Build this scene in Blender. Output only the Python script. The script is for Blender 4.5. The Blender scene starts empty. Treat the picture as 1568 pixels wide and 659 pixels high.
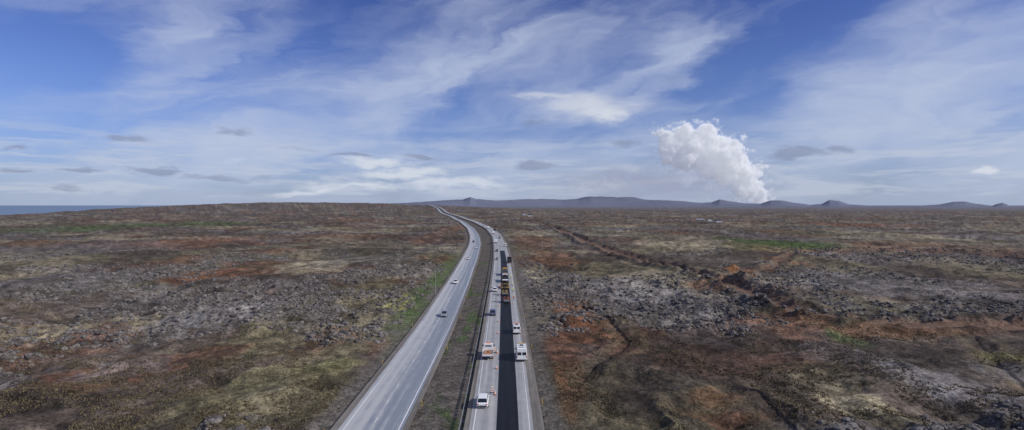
import bpy, math, random, bmesh
import numpy as np
from mathutils import Vector, Matrix
random.seed(4); RNG=np.random.default_rng(7)
H=33.0; F=850.0; HZ=314.5; CX=784.0
def P(u,v):
    d=v-HZ
    return ((u-CX)*H/d, H*F/d)
scene=bpy.context.scene
scene.view_settings.view_transform='Standard'
try: scene.view_settings.look='None'
except: pass
scene.view_settings.exposure=0
col=scene.collection
# ------------------------------------------------------------------ camera
cd=bpy.data.cameras.new('camera'); cam=bpy.data.objects.new('camera',cd); col.objects.link(cam)
cd.sensor_width=36; cd.lens=36*F/1568.0; cd.shift_y=-(329.5-HZ)/1568.0
cd.clip_start=1; cd.clip_end=300000
cam.location=(0,0,H); cam.rotation_euler=(math.radians(90),0,0)
scene.camera=cam
# ------------------------------------------------------------------ node helper
class NT:
    def __init__(s,nt): s.nt=nt; s.n=nt.nodes; s.l=nt.links
    def new(s,t,**k):
        x=s.n.new(t)
        for a,b in k.items(): setattr(x,a,b)
        return x
    def put(s,sock,val):
        if isinstance(val,bpy.types.NodeSocket): s.l.new(val,sock)
        else:
            if sock.type=='RGBA' and len(val)==3: val=(*val,1)
            sock.default_value=val
    def m(s,op,a,b=None,c=None,clamp=False):
        x=s.n.new('ShaderNodeMath'); x.operation=op; x.use_clamp=clamp
        for i,v in enumerate((a,b,c)):
            if v is not None: s.put(x.inputs[i],v)
        return x.outputs[0]
    def mix(s,f,a,b,mode='MIX'):
        x=s.n.new('ShaderNodeMix'); x.data_type='RGBA'; x.blend_type=mode
        s.put(x.inputs[0],f); s.put(x.inputs[6],a); s.put(x.inputs[7],b)
        return x.outputs[2]
    def noise(s,vec,scale,detail=4,rough=.55,dist=0):
        x=s.n.new('ShaderNodeTexNoise')
        if vec is not None: s.l.new(vec,x.inputs['Vector'])
        x.inputs['Scale'].default_value=scale; x.inputs['Detail'].default_value=detail
        x.inputs['Roughness'].default_value=rough; x.inputs['Distortion'].default_value=dist
        return x
    def sm(s,x,lo,hi,a=0.,b=1.):
        r=s.n.new('ShaderNodeMapRange'); r.interpolation_type='SMOOTHSTEP'
        s.put(r.inputs[0],x); 
        for i,v in zip((1,2,3,4),(lo,hi,a,b)): r.inputs[i].default_value=v
        return r.outputs[0]
    def xyz(s,a,b,c=0.):
        x=s.n.new('ShaderNodeCombineXYZ')
        for i,v in enumerate((a,b,c)): s.put(x.inputs[i],v)
        return x.outputs[0]
def mat(name,color=(.5,.5,.5),rough=.6,metal=0.,spec=None,var=0.12,vs=3.0,bump=0.):
    m=bpy.data.materials.new(name); m.use_nodes=True; t=NT(m.node_tree)
    b=t.n['Principled BSDF']; b.inputs['Roughness'].default_value=rough; b.inputs['Metallic'].default_value=metal
    if spec is not None: b.inputs['Specular IOR Level'].default_value=spec
    tc=t.new('ShaderNodeTexCoord').outputs['Object']
    n=t.noise(tc,vs,4)
    f=t.sm(n.outputs['Fac'],.3,.7,1-var,1+var)
    c=t.mix(1.0,color,t.xyz(f,f,f),'MULTIPLY'); t.put(b.inputs['Base Color'],c)
    if bump:
        bp=t.new('ShaderNodeBump'); bp.inputs['Strength'].default_value=bump; bp.inputs['Distance'].default_value=.05
        t.l.new(n.outputs['Fac'],bp.inputs['Height']); t.l.new(bp.outputs[0],b.inputs['Normal'])
    return m
# ------------------------------------------------------------------ world
SUN_AZ=math.radians(110); SUN_EL=math.radians(34)
w=bpy.data.worlds.new('World'); scene.world=w; w.use_nodes=True
try: w.cycles.sampling_method='MANUAL'; w.cycles.sample_map_resolution=256
except Exception as e: print(e)
t=NT(w.node_tree); bg=t.n['Background']
sky=t.new('ShaderNodeTexSky',sky_type='NISHITA'); sky.sun_disc=False
sky.sun_elevation=SUN_EL; sky.sun_rotation=SUN_AZ; sky.air_density=1.0; sky.dust_density=.6; sky.ozone_density=2.5
tc=t.new('ShaderNodeTexCoord').outputs['Generated']
sp=t.new('ShaderNodeSeparateXYZ'); t.l.new(tc,sp.inputs[0]); X,Y,Z=sp.outputs
Z=t.m('MAXIMUM',Z,0.0)
hh=t.m('MAXIMUM',t.m('SQRT',t.m('ADD',t.m('MULTIPLY',X,X),t.m('MULTIPLY',Y,Y))),.01)
v=t.m('DIVIDE',Z,hh); az=t.m('ARCTAN2',X,Y)
nd=t.noise(t.xyz(t.m('MULTIPLY',az,7.),t.m('MULTIPLY',v,20.)),1.0,4,.6)
sd=t.new('ShaderNodeSeparateColor'); t.l.new(nd.outputs['Color'],sd.inputs[0])
az2=t.m('ADD',az,t.m('MULTIPLY_ADD',sd.outputs[0],.14,-.07))
v2=t.m('ADD',v,t.m('MULTIPLY_ADD',sd.outputs[1],.06,-.03))
def blob(px,py,wx,wy,warp=True,tilt=0.0):
    a0=math.atan((px-CX)/F); v0=(HZ-py)/F*math.cos(a0)
    sa=wx/F*math.cos(a0)**2; sv=wy/F*math.cos(a0)
    A,V=(az2,v2) if warp else (az,v)
    da=t.m('SUBTRACT',A,a0); dv=t.m('SUBTRACT',V,v0)
    if tilt: dv=t.m('SUBTRACT',dv,t.m('MULTIPLY',da,tilt))
    a=t.m('DIVIDE',da,sa); b=t.m('DIVIDE',dv,sv)
    return t.m('EXPONENT',t.m('MULTIPLY',t.m('ADD',t.m('MULTIPLY',a,a),t.m('MULTIPLY',b,b)),-1.0))
def streak(rot,sx,sy,detail,dist,off,rough=.6):
    c_,s_=math.cos(math.radians(rot)),math.sin(math.radians(rot))
    a=t.m('ADD',t.m('MULTIPLY',az2,c_),t.m('MULTIPLY',v2,s_)); b=t.m('SUBTRACT',t.m('MULTIPLY',v2,c_),t.m('MULTIPLY',az2,s_))
    return t.noise(t.xyz(t.m('MULTIPLY',a,sx),t.m('MULTIPLY',b,sy),off),1.0,detail,rough,dist).outputs['Fac']
s1=streak(22,2.2,6.0,6,.9,3.3,.5)
s2=streak(8,3.0,20,6,.8,7.7,.52)
s3=streak(36,5.0,12,4,1.0,11.1,.5)
up=t.sm(v,.08,.26)
D=t.m('MULTIPLY',s1,1.2)
D=t.m('ADD',D,t.m('MULTIPLY',s2,t.m('MULTIPLY_ADD',up,-.30,.48)))
D=t.m('ADD',D,t.m('MULTIPLY',s3,t.m('MULTIPLY_ADD',up,.22,.05)))
D=t.m('SUBTRACT',D,.765)
D=t.m('MULTIPLY',D,2.6)
def addb(D,k,*a,**kw): return t.m('ADD',D,t.m('MULTIPLY',blob(*a,**kw),k))
D=addb(D,.80,1420,110,230,110,tilt=.3)
D=addb(D,.50,1500,230,220,60)
D=addb(D,.55,275,50,80,60,tilt=.7)
D=addb(D,.30,90,150,120,35,tilt=.3)
D=addb(D,.25,560,120,220,50)
D=addb(D,.28,800,60,220,50)
D=addb(D,.35,380,220,260,30)
D=addb(D,-.50,1150,130,110,75,tilt=.6)
D=addb(D,-.45,1240,30,120,40,tilt=.4)
D=addb(D,-.40,120,80,130,50)
D=addb(D,-.40,430,30,100,45)
D=addb(D,-.30,640,205,220,26)
D=addb(D,-.25,940,90,90,50)
D=t.sm(D,-.4,1.25,0.,.95)
n2=t.noise(t.xyz(t.m('MULTIPLY',az,20.),t.m('MULTIPLY',v,60.)),1.3,6,.62).outputs['Fac']
n3=t.noise(t.xyz(t.m('MULTIPLY',az,7.),t.m('MULTIPLY',v,60.),4.0),1.0,6,.64,.4).outputs['Fac']
def patch(lst,lo,hi,k=.9):
    acc=None
    for b in lst:
        x=t.m('MULTIPLY',blob(*b[:4]),b[4]); acc=x if acc is None else t.m('MAXIMUM',acc,x)
    return t.sm(t.m('ADD',acc,t.m('MULTIPLY_ADD',n2,k,-.5*k)),lo,hi)
soft=t.sm(t.m('MAXIMUM',blob(905,163,100,22),t.m('MULTIPLY',blob(840,152,70,9),.8)),.1,1.1)
white=patch([(940,172,50,12,.9),(575,253,45,12,1.15),(620,268,90,9,1.),(560,283,110,8,1.),(700,282,120,9,.9),(480,290,80,7,.9),(380,240,50,6,.6),
             (1512,262,26,8,1.2),(960,262,60,16,.55),(930,285,90,12,.7)],.3,1.1,1.0)
grey=patch([(1225,238,55,13,1.1),(1285,230,30,9,1.),(820,253,38,9,1.1),(200,214,40,9,1.),(130,258,50,6,1.1),(240,259,45,6,1.1),(550,240,30,6,1.),(470,228,60,8,.6),
            (340,270,90,7,.8),(1030,118,40,18,.5),(965,215,30,12,.9),(30,260,40,6,1.),(350,196,40,8,.9),(820,185,40,9,.7),(640,243,30,6,1.),(40,222,30,5,1.),(110,284,50,5,.9),(600,276,60,3,.6)],.3,1.0,1.0)
band=t.m('MULTIPLY',t.sm(n3,.45,.62),t.m('MULTIPLY',t.sm(v,.005,.02),t.sm(v,.05,.16,1.,0.)))
haze=t.m('EXPONENT',t.m('MULTIPLY',v,-12.))
ash=t.m('MULTIPLY',blob(985,280,130,24),.9)
deep=t.sm(v,.12,.4,1.0,.76)
tint=t.mix(1.0,sky.outputs[0],(.59,.71,1.22),'MULTIPLY')
tint=t.mix(1.0,tint,t.xyz(deep,deep,t.m('MULTIPLY_ADD',deep,.6,.4)),'MULTIPLY')
c=t.mix(D,tint,(6.1,6.9,8.8))
c=t.mix(t.m('MULTIPLY',haze,.62),c,(4.5,5.4,7.3))
c=t.mix(t.m('MULTIPLY',band,.6),c,(6.3,6.9,8.2))
c=t.mix(t.m('MULTIPLY',grey,.65),c,(2.8,3.3,4.9))
c=t.mix(t.m('MULTIPLY',soft,.85),c,(7.6,8.0,8.9))
c=t.mix(t.m('MULTIPLY',white,.85),c,(8.0,8.5,9.4))
c=t.mix(t.m('MULTIPLY',ash,.7),c,(3.6,3.85,5.3))
t.l.new(c,bg.inputs[0]); bg.inputs[1].default_value=.085
# ------------------------------------------------------------------ sun
sl=bpy.data.lights.new('sun','SUN'); sl.energy=3.8; sl.angle=math.radians(.5); sl.color=(1,.945,.86)
so=bpy.data.objects.new('sun',sl); col.objects.link(so)
sd_=Vector((math.sin(SUN_AZ)*math.cos(SUN_EL),math.cos(SUN_AZ)*math.cos(SUN_EL),math.sin(SUN_EL)))
so.rotation_euler=sd_.to_track_quat('Z','Y').to_euler(); so.location=(200,-100,300)
# ------------------------------------------------------------------ numpy noise
def vn(x,y,seed):
    xi=np.floor(x).astype(np.int64); yi=np.floor(y).astype(np.int64); fx=x-xi; fy=y-yi
    fx=fx*fx*(3-2*fx); fy=fy*fy*(3-2*fy)
    def h(a,b):
        k=(a*374761393+b*668265263+seed*974634777)&0xffffffff
        k=((k^(k>>13))*1274126177)&0xffffffff
        k=((k^(k>>15))*2246822519)&0xffffffff
        return ((k^(k>>16))&0xffffff)/float(0xffffff)
    a=h(xi,yi);b=h(xi+1,yi);c_=h(xi,yi+1);d=h(xi+1,yi+1)
    return (a+(b-a)*fx)*(1-fy)+(c_+(d-c_)*fx)*fy
def fbm(x,y,scale,octv,seed,gain=.5):
    s=0;a=1;tot=0;ca,sa=math.cos(.6),math.sin(.6); x=x/scale;y=y/scale
    for i in range(octv):
        s=s+a*vn(x,y,seed+i*17); tot+=a;a*=gain; x,y=(x*ca-y*sa)*2.03+5.1,(x*sa+y*ca)*2.03-3.7
    return s/tot
def ss(x,lo,hi):
    k=np.clip((x-lo)/(hi-lo),0,1); return k*k*(3-2*k)
# ------------------------------------------------------------------ road alignment
def smooth_line(pts):
    Yp=np.array([-400,0]+[p[1] for p in pts]); Xp=np.array([pts[0][0]]*2+[p[0] for p in pts])
    ys=np.concatenate([np.arange(-400,400,4.),400*np.exp(np.arange(0,3.2,.012))])
    tt=np.log(np.maximum(Yp,0)+200); 
    x=np.interp(np.log(np.maximum(ys,0)+200),tt[1:],Xp[1:])
    for _ in range(60):
        x[1:-1]=.25*x[:-2]+.5*x[1:-1]+.25*x[2:]
    return ys,x
LP=[(-20.8,81),(-20.8,151),(-22.8,239),(-26,348),(-30.5,464),(-39,590),(-58,790),(-98,1100),(-174,1603),(-352,2671),(-804,5100),(-1500,9000)]
RP=[(-1.3,81),(-2.3,151),(-3.6,230),(-5.6,328),(-8.6,428),(-15.3,590),(-31.8,790),(-72,1100),(-150,1603),(-332,2671),(-786,5100),(-1480,9000)]
LY,LX=smooth_line(LP); RY,RX=smooth_line(RP)
XL=lambda y: np.interp(y,LY,LX); XR=lambda y: np.interp(y,RY,RX)
def base_z(x,y):
    z=46*np.exp(-((x+1250)/850)**2-((y-3100)/900)**2)
    z=z+14*np.exp(-((x+450)/700)**2-((y-3600)/900)**2)
    z=z+10*np.exp(-((x-3500)/2500)**2-((y-7500)/1500)**2)
    return z
def poly_dist(x,y,pts):
    best=np.full(x.shape,1e9); side=np.zeros(x.shape)
    for (x0,y0),(x1,y1) in zip(pts[:-1],pts[1:]):
        dx,dy=x1-x0,y1-y0; L=dx*dx+dy*dy
        k=np.clip(((x-x0)*dx+(y-y0)*dy)/L,0,1); d=np.hypot(x-x0-k*dx,y-y0-k*dy)
        s=np.sign(dx*(y-y0)-dy*(x-x0)); q=d<best; best=np.where(q,d,best); side=np.where(q,s,side)
    return best,side
def dens(pts,n=8):
    pts=[P(*p) for p in pts]; out=[]
    for i in range(len(pts)-1):
        p0=pts[max(i-1,0)];p1=pts[i];p2=pts[i+1];p3=pts[min(i+2,len(pts)-1)]
        for k in range(n):
            s=k/n
            out.append(tuple(.5*(2*b+(c-a)*s+(2*a-5*b+4*c-d)*s*s+(-a+3*b-3*c+d)*s**3) for a,b,c,d in zip(p0,p1,p2,p3)))
    out.append(pts[-1]); return out
TRACK=dens([(795,331),(850,350),(900,371),(960,393),(1010,409),(1070,425),(1110,433),(1160,454),(1200,470),(1250,481),(1330,490),(1450,497),(1568,500),(1700,503)],5)
TRACK2=dens([(1108,431),(1150,416),(1195,402),(1215,391),(1300,386),(1430,389),(1600,392)],4)
CR1=dens([(893,468),(925,482),(950,500),(965,522),(945,545),(915,560),(898,580)],4)
CR2=dens([(1500,520),(1530,545),(1568,575),(1620,600)],4)
CR3=dens([(1040,620),(1080,612),(1150,606),(1200,640),(1240,680)],4)
CR4=dens([(0,470),(60,478),(120,492),(150,485),(165,480)],4)
CR5=dens([(1190,360),(1270,352),(1360,350),(1430,356)],3)
CRS=((CR1,.6,.45),(CR2,.4,.3),(CR3,.3,.25),(CR4,.35,.3),(CR5,.8,.4))
# ------------------------------------------------------------------ ground sheet
def terrain(x,y):
    r=np.hypot(x,y)
    dl=np.abs(x-XL(y)); dr=np.abs(x-XR(y)); mid=(x>XL(y))&(x<XR(y))
    dc=np.where(mid,0,np.minimum(dl,dr)-5); dc=np.maximum(dc,0)
    off=ss(dc,2.5,14)
    wx=x+8*(fbm(x,y,30,3,91)-.5); wy=y+8*(fbm(x,y,30,3,97)-.5)
    big=fbm(wx,wy,60,3,3)-.5
    m1=1-np.abs(2*fbm(wx,wy,17,3,11)-1)
    m2=fbm(wx,wy,4.5,3,23)
    m3=fbm(x,y,1.5,2,41)
    rk=ss(fbm(wx,wy,55,5,5)+.12*(m2-.5),.49,.60)
    fine=np.exp(-r/500)
    z=5*(fbm(x,y,420,3,71)-.5)*ss(dc,20,200)+6.0*big*off
    z=z+off*(3.1*(m1-.7)+(1.9*(m2-.5)+1.0*(m3-.5))*(.55+1.0*rk)*np.maximum(fine,.3))
    dt,st=poly_dist(x,y,TRACK)
    dtw=dt+2.0*(m2-.5)
    tk=1-ss(dtw,2.5,6); berm=np.exp(-((dtw-8)/3.0)**2)
    z=z*(1-.9*tk)-.7*tk+2.0*berm*(.2+1.3*m2)*off
    dt2,_=poly_dist(x,y,TRACK2); z=z-.5*(1-ss(dt2,1.5,4))+1.0*np.exp(-((dt2-5.5)/2.)**2)*(.2+m2)
    for cr,dep,_k in CRS:
        d,s=poly_dist(x,y,cr); d=d+1.2*(m2-.5); z=z-dep*(1-ss(d,.2,3.2))+np.where(s>0,1.1,0)*(1-ss(d,1,12))*dep*.7
    px,py=P(490,592); d=np.hypot(x-px,y-py); z=z-.9*(1-ss(d,1.0,3.2))+.2*np.exp(-((d-3.6)/1)**2)
    px,py=P(405,643); d=np.hypot(x-px,y-py); z=z-.4*(1-ss(d,1.0,3.0))
    px,py=P(1122,419); z=z+2.4*np.exp(-((x-px)/7.5)**2-((y-py)/6)**2)*(.5+m2)
    px,py=P(1290,345); z=z+3.0*np.exp(-((x-px)/60)**2-((y-py)/22)**2)
    z=z-.35*(1-ss(dc,0,6))
    z=z+base_z(x,y)
    coast=np.interp(y,[-60000,0,1810,2950,7000,20000,60000],[-3000,-1560,-1690,-2060,-4000,-9500,-27000])
    e=x-coast-60*(fbm(x,y,500,4,51)-.5)
    z=np.where(e<120,z*ss(e,-10,120)-16*(1-ss(e,-60,30)),z)
    return z,dict(r=r,dc=dc,mid=mid,rk=rk,big=big,m1=m1,m2=m2,m3=m3,dt=dt,dt2=dt2,wx=wx,wy=wy,off=off,e=e)
fa=np.radians(np.arange(-50,50.01,.1)); ca_=np.radians(np.arange(50,311,5.))[1:]
ang=np.concatenate([fa,ca_])
dys=np.arange(372,8,-.75); rad=np.concatenate([[2,15,30,45,58,68],H*F/dys,H*F/8*np.exp(np.arange(.03,3.2,.05))])
NA,NR=len(ang),len(rad)
A,R=np.meshgrid(ang,rad); gx=(R*np.sin(A)).ravel(); gy=(R*np.cos(A)).ravel()
gz,q=terrain(gx,gy)
C=lambda r,g,b: np.array([r,g,b])[None,:]
def lerp(a,b,m): return a+(b-a)*m[:,None]
def gcolor(x,y,q):
    wx,wy=q['wx'],q['wy']
    c=lerp(C(.080,.061,.049),C(.128,.103,.084),fbm(wx,wy,22,5,101))
    n_m=fbm(wx,wy,55,6,131); n_t=fbm(wx,wy,80,6,151); n_r=fbm(wx,wy,65,6,171)
    sp=fbm(x,y,2.2,3,181)
    c=lerp(c,C(.128,.112,.066),ss(n_m,.50,.60)*.65)
    c=lerp(c,C(.160,.148,.141),q['rk']*.75*ss(sp+.25*q['m2'],.36,.70))
    c=lerp(c,C(.24,.205,.14),ss(n_t,.56,.65)*.6)
    c=lerp(c,C(.150,.080,.052),ss(n_r,.56,.66)*.65)
    def bl(c,u,v,wu,wv,colr,k,thr=.26,sw=.38):
        px,py=P(u,v); d=v-HZ; rx=wu*H/d; ry=py*wv/d
        g=np.exp(-((x-px)/rx)**2-((y-py)/ry)**2)+ 1.0*(fbm(wx,wy,max(rx,ry)*.35,6,int(u*3+v),.62)-.5)
        near=ss(np.exp(-((x-px)/(rx*1.6))**2-((y-py)/(ry*1.6))**2),.02,.15)
        return lerp(c,colr,ss(g,thr,thr+sw)*near*k)
    OL=C(.180,.157,.090);TAN=C(.30,.255,.17);RED=C(.172,.088,.054);GRN=C(.068,.102,.036);GRY=C(.195,.182,.178);DK=C(.042,.034,.029);YG=C(.21,.205,.075);ORG=C(.33,.15,.065)
    L=[(440,590,110,60,OL,.9),(380,530,120,30,OL,.6),(320,620,70,40,OL,.65),(560,500,60,40,OL,.6),(420,620,60,30,TAN,.4),(60,500,90,14,TAN,.7),(230,483,45,10,TAN,.85),(480,408,60,9,TAN,.95),(470,418,55,6,TAN,.7),(505,350,30,4,TAN,.7),(500,560,50,18,YG,.3),
       (610,468,30,14,YG,1.),(648,462,14,30,GRN,.8),(655,445,18,22,GRN,.8),(560,455,50,25,OL,.6),(320,425,60,10,RED,1.),(290,370,90,8,RED,.7),(430,385,40,7,RED,.5),(160,570,80,35,RED,.85),(290,545,70,25,RED,.8),(500,520,50,25,RED,.5),
       (120,430,110,18,GRY,.6),(340,480,110,22,GRY,.55),(200,560,60,25,GRY,.55),(560,400,90,12,GRY,.4),(130,380,140,10,GRY,.35),(250,345,120,7,GRN,.6),(120,350,120,8,GRN,.45),(70,620,80,30,DK,.5),(600,370,80,14,DK,.3),
       (690,352,25,14,RED,.4),(680,385,25,8,TAN,.5),(570,430,60,5,TAN,.4),(430,490,30,40,OL,.4),
       (900,500,50,35,RED,.95),(870,560,25,60,RED,.75),(860,590,12,50,ORG,.3),(880,480,30,25,RED,.8),(850,395,40,14,RED,.6),(820,370,30,12,RED,.45),(825,415,22,12,TAN,.6),
       (990,450,90,25,GRY,.65),(1080,500,90,30,GRY,.45),(1150,520,90,25,DK,.6),(1290,540,80,22,GRY,.45),(1250,580,80,30,OL,.35),(1040,540,90,35,DK,.55),
       (1160,372,55,11,GRN,.9),(1220,376,50,7,GRN,.85),(1180,382,70,6,YG,.4),(1330,430,170,16,GRY,.6),(1440,450,120,14,GRY,.5),(1250,405,90,12,OL,.5),(1400,370,150,9,TAN,.35),(1020,372,50,10,TAN,.55),(1500,410,80,12,OL,.4),
       (1122,419,26,6,ORG,1.),(1150,412,30,5,RED,.85),(1200,400,14,9,RED,.6),(1290,345,60,3,RED,.8),(1080,440,30,8,RED,.7),(1200,490,90,12,RED,.7),(1330,505,110,9,RED,.6),(1480,506,110,8,RED,.5),
       (1290,610,45,35,TAN,.85),(1350,640,40,25,OL,.5),(1100,612,40,12,ORG,.3),(1110,635,70,14,RED,.65),(1450,590,90,40,GRY,.7),(1540,560,50,22,GRY,.6),(1300,515,24,12,GRN,.6),(1540,540,45,8,YG,.6),(970,600,80,40,DK,.6),(1400,540,80,30,DK,.5),(1180,590,60,30,DK,.5)]
    for u,v,a,b,cc,k in L: c=bl(c,u,v,a,b,cc,k)
    c=c*(.64+.66*ss(fbm(x,y,3.2,4,201,.65),.3,.72))[:,None]
    c=c*(.77+.42*ss(fbm(wx,wy,30,5,251,.6),.35,.65))[:,None]
    c=lerp(c,C(.030,.026,.023),ss(fbm(x,y,7,5,211,.6),.56,.67)*.5*q['off'])
    tn=fbm(x,y,6,3,301)
    c=lerp(c,lerp(C(.13,.082,.060)+0*c,C(.20,.130,.094),tn),(1-ss(q['dt']+3.5*(tn-.5),3.8,7.5))*.9)
    c=lerp(c,C(.045,.035,.029),np.exp(-((q['dt']-9.+4*(tn-.5))/1.8)**2)*.55)
    c=lerp(c,C(.155,.10,.072),(1-ss(q['dt2']+2*(tn-.5),2.2,4.5))*.7)
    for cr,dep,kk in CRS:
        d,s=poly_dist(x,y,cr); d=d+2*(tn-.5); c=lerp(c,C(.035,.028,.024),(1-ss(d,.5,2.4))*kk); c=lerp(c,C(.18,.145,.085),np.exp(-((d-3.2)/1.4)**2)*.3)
    px,py=P(490,592); d=np.hypot(x-px,y-py)+.8*(tn-.5); c=lerp(c,C(.06,.05,.034),(1-ss(d,2.0,3.5))*.8)
    px,py=P(405,643); d=np.hypot(x-px,y-py)+.8*(tn-.5); c=lerp(c,C(.085,.08,.07),(1-ss(d,2.0,3.1))*.75)
    vn_=fbm(x,y,2.0,4,401)
    ver=1-ss(q['dc']+3*(fbm(x,y,9,4,411)-.5),2.0,5.5)
    vc=lerp(C(.095,.083,.070)+0*c,C(.155,.14,.125),vn_)
    c=lerp(c,vc,ver*.95); 
    med=q['mid'].astype(float); mc=lerp(C(.080,.070,.062)+0*c,C(.128,.113,.099),vn_)
    c=lerp(c,mc,med)
    gm=med*ss(fbm(x,y*.35,4,4,421)+.16*np.exp(-((y-205)/50)**2)-.07,.60,.70); c=lerp(c,C(.060,.090,.03),gm*.7)
    lg=(1-ss(np.abs((XL(y)-10)-x),2,6))*ss(fbm(x,y,11,3,431),.30,.48)*ss(y,115,170)*(1-ss(y,300,420)); c=lerp(c,C(.075,.110,.038)*(.7+.6*vn_)[:,None],lg*.75)
    r=q['r']
    c=lerp(c,C(.115,.100,.096),ss(r,900,3500)*.5); c=lerp(c,C(.15,.160,.195),ss(np.log(r),math.log(3000),math.log(10000))*.75)  # aerial haze painted into the far vertex colours by radius
    return c
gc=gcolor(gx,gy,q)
def mk(name,verts,faces,mats,midx=None,smooth=False,attr=None,uv=None,link=True):
    verts=np.asarray(verts,dtype=np.float32); me=bpy.data.meshes.new(name)
    k=faces.shape[1]; nf=len(faces)
    me.vertices.add(len(verts)); me.vertices.foreach_set('co',verts.ravel())
    me.loops.add(nf*k); me.loops.foreach_set('vertex_index',faces.astype(np.int32).ravel())
    me.polygons.add(nf); me.polygons.foreach_set('loop_start',np.arange(0,nf*k,k,dtype=np.int32))
    try: me.polygons.foreach_set('loop_total',np.full(nf,k,dtype=np.int32))
    except: pass
    me.update(calc_edges=True)
    for m in mats: me.materials.append(m)
    if midx is not None: me.polygons.foreach_set('material_index',np.asarray(midx,dtype=np.int32))
    me.polygons.foreach_set('use_smooth',np.full(len(me.polygons),smooth))
    if attr is not None:
        a=me.color_attributes.new('tone','FLOAT_COLOR','POINT'); a.data.foreach_set('color',np.concatenate([attr,np.ones((len(attr),1))],1).astype(np.float32).ravel())
    if uv is not None:
        l=me.uv_layers.new(name='UVMap'); vi=np.zeros(len(me.loops),dtype=np.int32); me.loops.foreach_get('vertex_index',vi)
        l.data.foreach_set('uv',np.asarray(uv,dtype=np.float32)[vi].ravel())
    me.validate(); o=bpy.data.objects.new(name,me)
    if link: col.objects.link(o)
    return o
i,j=np.meshgrid(np.arange(NR-1),np.arange(NA),indexing='ij'); j2=(j+1)%NA
gf=np.stack([i*NA+j,i*NA+j2,(i+1)*NA+j2,(i+1)*NA+j],-1).reshape(-1,4)[:,::-1]
gm_=bpy.data.materials.new('lava_heath'); gm_.use_nodes=True; t=NT(gm_.node_tree); b=t.n['Principled BSDF']
at=t.new('ShaderNodeAttribute',attribute_name='tone').outputs['Color']; oc=t.new('ShaderNodeTexCoord').outputs['Object']
na=t.noise(oc,1.7,4,.7); nb=t.noise(oc,.35,4,.65)
f=t.m('MULTIPLY',t.sm(na.outputs['Fac'],.33,.67,.55,1.5),t.sm(nb.outputs['Fac'],.3,.7,.72,1.28))
cc=t.mix(1.0,at,t.xyz(f,f,f),'MULTIPLY'); t.put(b.inputs['Base Color'],cc); b.inputs['Roughness'].default_value=.95; b.inputs['Specular IOR Level'].default_value=.1
bp=t.new('ShaderNodeBump'); bp.inputs['Strength'].default_value=.85; bp.inputs['Distance'].default_value=.4
t.l.new(t.m('ADD',na.outputs['Fac'],t.m('MULTIPLY',nb.outputs['Fac'],1.5)),bp.inputs['Height']); t.l.new(bp.outputs[0],b.inputs['Normal'])
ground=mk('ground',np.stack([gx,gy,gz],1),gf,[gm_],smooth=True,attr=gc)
# ------------------------------------------------------------------ sea
sm_=bpy.data.materials.new('sea_water'); sm_.use_nodes=True; t=NT(sm_.node_tree); b=t.n['Principled BSDF']
oc=t.new('ShaderNodeTexCoord').outputs['Object']; n=t.noise(oc,.004,6); 
t.put(b.inputs['Base Color'],t.mix(n.outputs['Fac'],(.13,.19,.26),(.17,.23,.30))); b.inputs['Roughness'].default_value=.45
n4=t.noise(oc,.08,5); bp=t.new('ShaderNodeBump'); bp.inputs['Strength'].default_value=.5; bp.inputs['Distance'].default_value=2; t.l.new(n4.outputs['Fac'],bp.inputs['Height']); t.l.new(bp.outputs[0],b.inputs['Normal'])
aa=np.radians(np.arange(0,360,3.)); rr=np.array([500.,2000,8000,30000,120000])
AA,RR=np.meshgrid(aa,rr); i,j=np.meshgrid(np.arange(4),np.arange(120),indexing='ij'); j2=(j+1)%120
mk('sea',np.stack([RR.ravel()*np.sin(AA.ravel()),RR.ravel()*np.cos(AA.ravel()),np.full(RR.size,-7.)],1),np.stack([i*120+j,(i+1)*120+j,(i+1)*120+j2,i*120+j2],-1).reshape(-1,4)[:,::-1],[sm_])
# ------------------------------------------------------------------ mountains
prof=[(430,0),(520,1.5),(600,3),(640,4.5),(690,7),(710,8),(720,11),(730,8),(760,7),(790,8.5),(830,9.5),(860,8.5),(885,10),(905,14),(930,13.5),(960,12),(990,9.5),(1020,8),(1050,6.5),(1075,4),(1090,4.5),(1102,8),(1115,6),(1140,3),(1165,2.5),(1180,7),(1195,8),(1215,4.5),(1240,1.5),(1258,2.5),(1270,8),(1285,7),(1300,2),(1340,1.),(1400,1.),(1440,2),(1460,5),(1478,5.2),(1495,2.5),(1520,1.2),(1535,4),(1545,1.4),(1568,1),(1700,2),(1900,2)]
pa=np.array([math.atan((p[0]-CX)/F) for p in prof]); ph=np.array([p[1]*math.cos(a) for p,a in zip(prof,pa)])
ma=np.radians(np.arange(-28,58,.06)); mr=np.linspace(10500,17500,70)
MA,MR=np.meshgrid(ma,mr); mx=(MR*np.sin(MA)).ravel(); my=(MR*np.cos(MA)).ravel()
crest=13600+900*np.sin(ma*9); 
hp=np.interp(ma,pa,ph)
CR=np.tile(crest,len(mr)); HP=np.tile(hp,len(mr)); rr_=MR.ravel()
env=np.exp(-((rr_-CR)/1300)**2)
mz=HP/F*CR*env*(.8+.4*fbm(mx,my,1500,5,611))+H*env*ss(HP,0.2,2)+90*(fbm(mx,my,600,5,621)-.5)*env*ss(HP,1,8)-5
mm=bpy.data.materials.new('haze_tinted_rock'); mm.use_nodes=True; t=NT(mm.node_tree); b=t.n['Principled BSDF']; oc=t.new('ShaderNodeTexCoord').outputs['Object']
n=t.noise(oc,.0012,7,.6); t.put(b.inputs['Base Color'],t.mix(n.outputs['Fac'],(.12,.14,.20),(.20,.21,.265))); b.inputs['Roughness'].default_value=1; b.inputs['Specular IOR Level'].default_value=0  # bluish base colours include painted distance haze over the rock
nA=len(ma); i,j=np.meshgrid(np.arange(len(mr)-1),np.arange(nA-1),indexing='ij')
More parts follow.
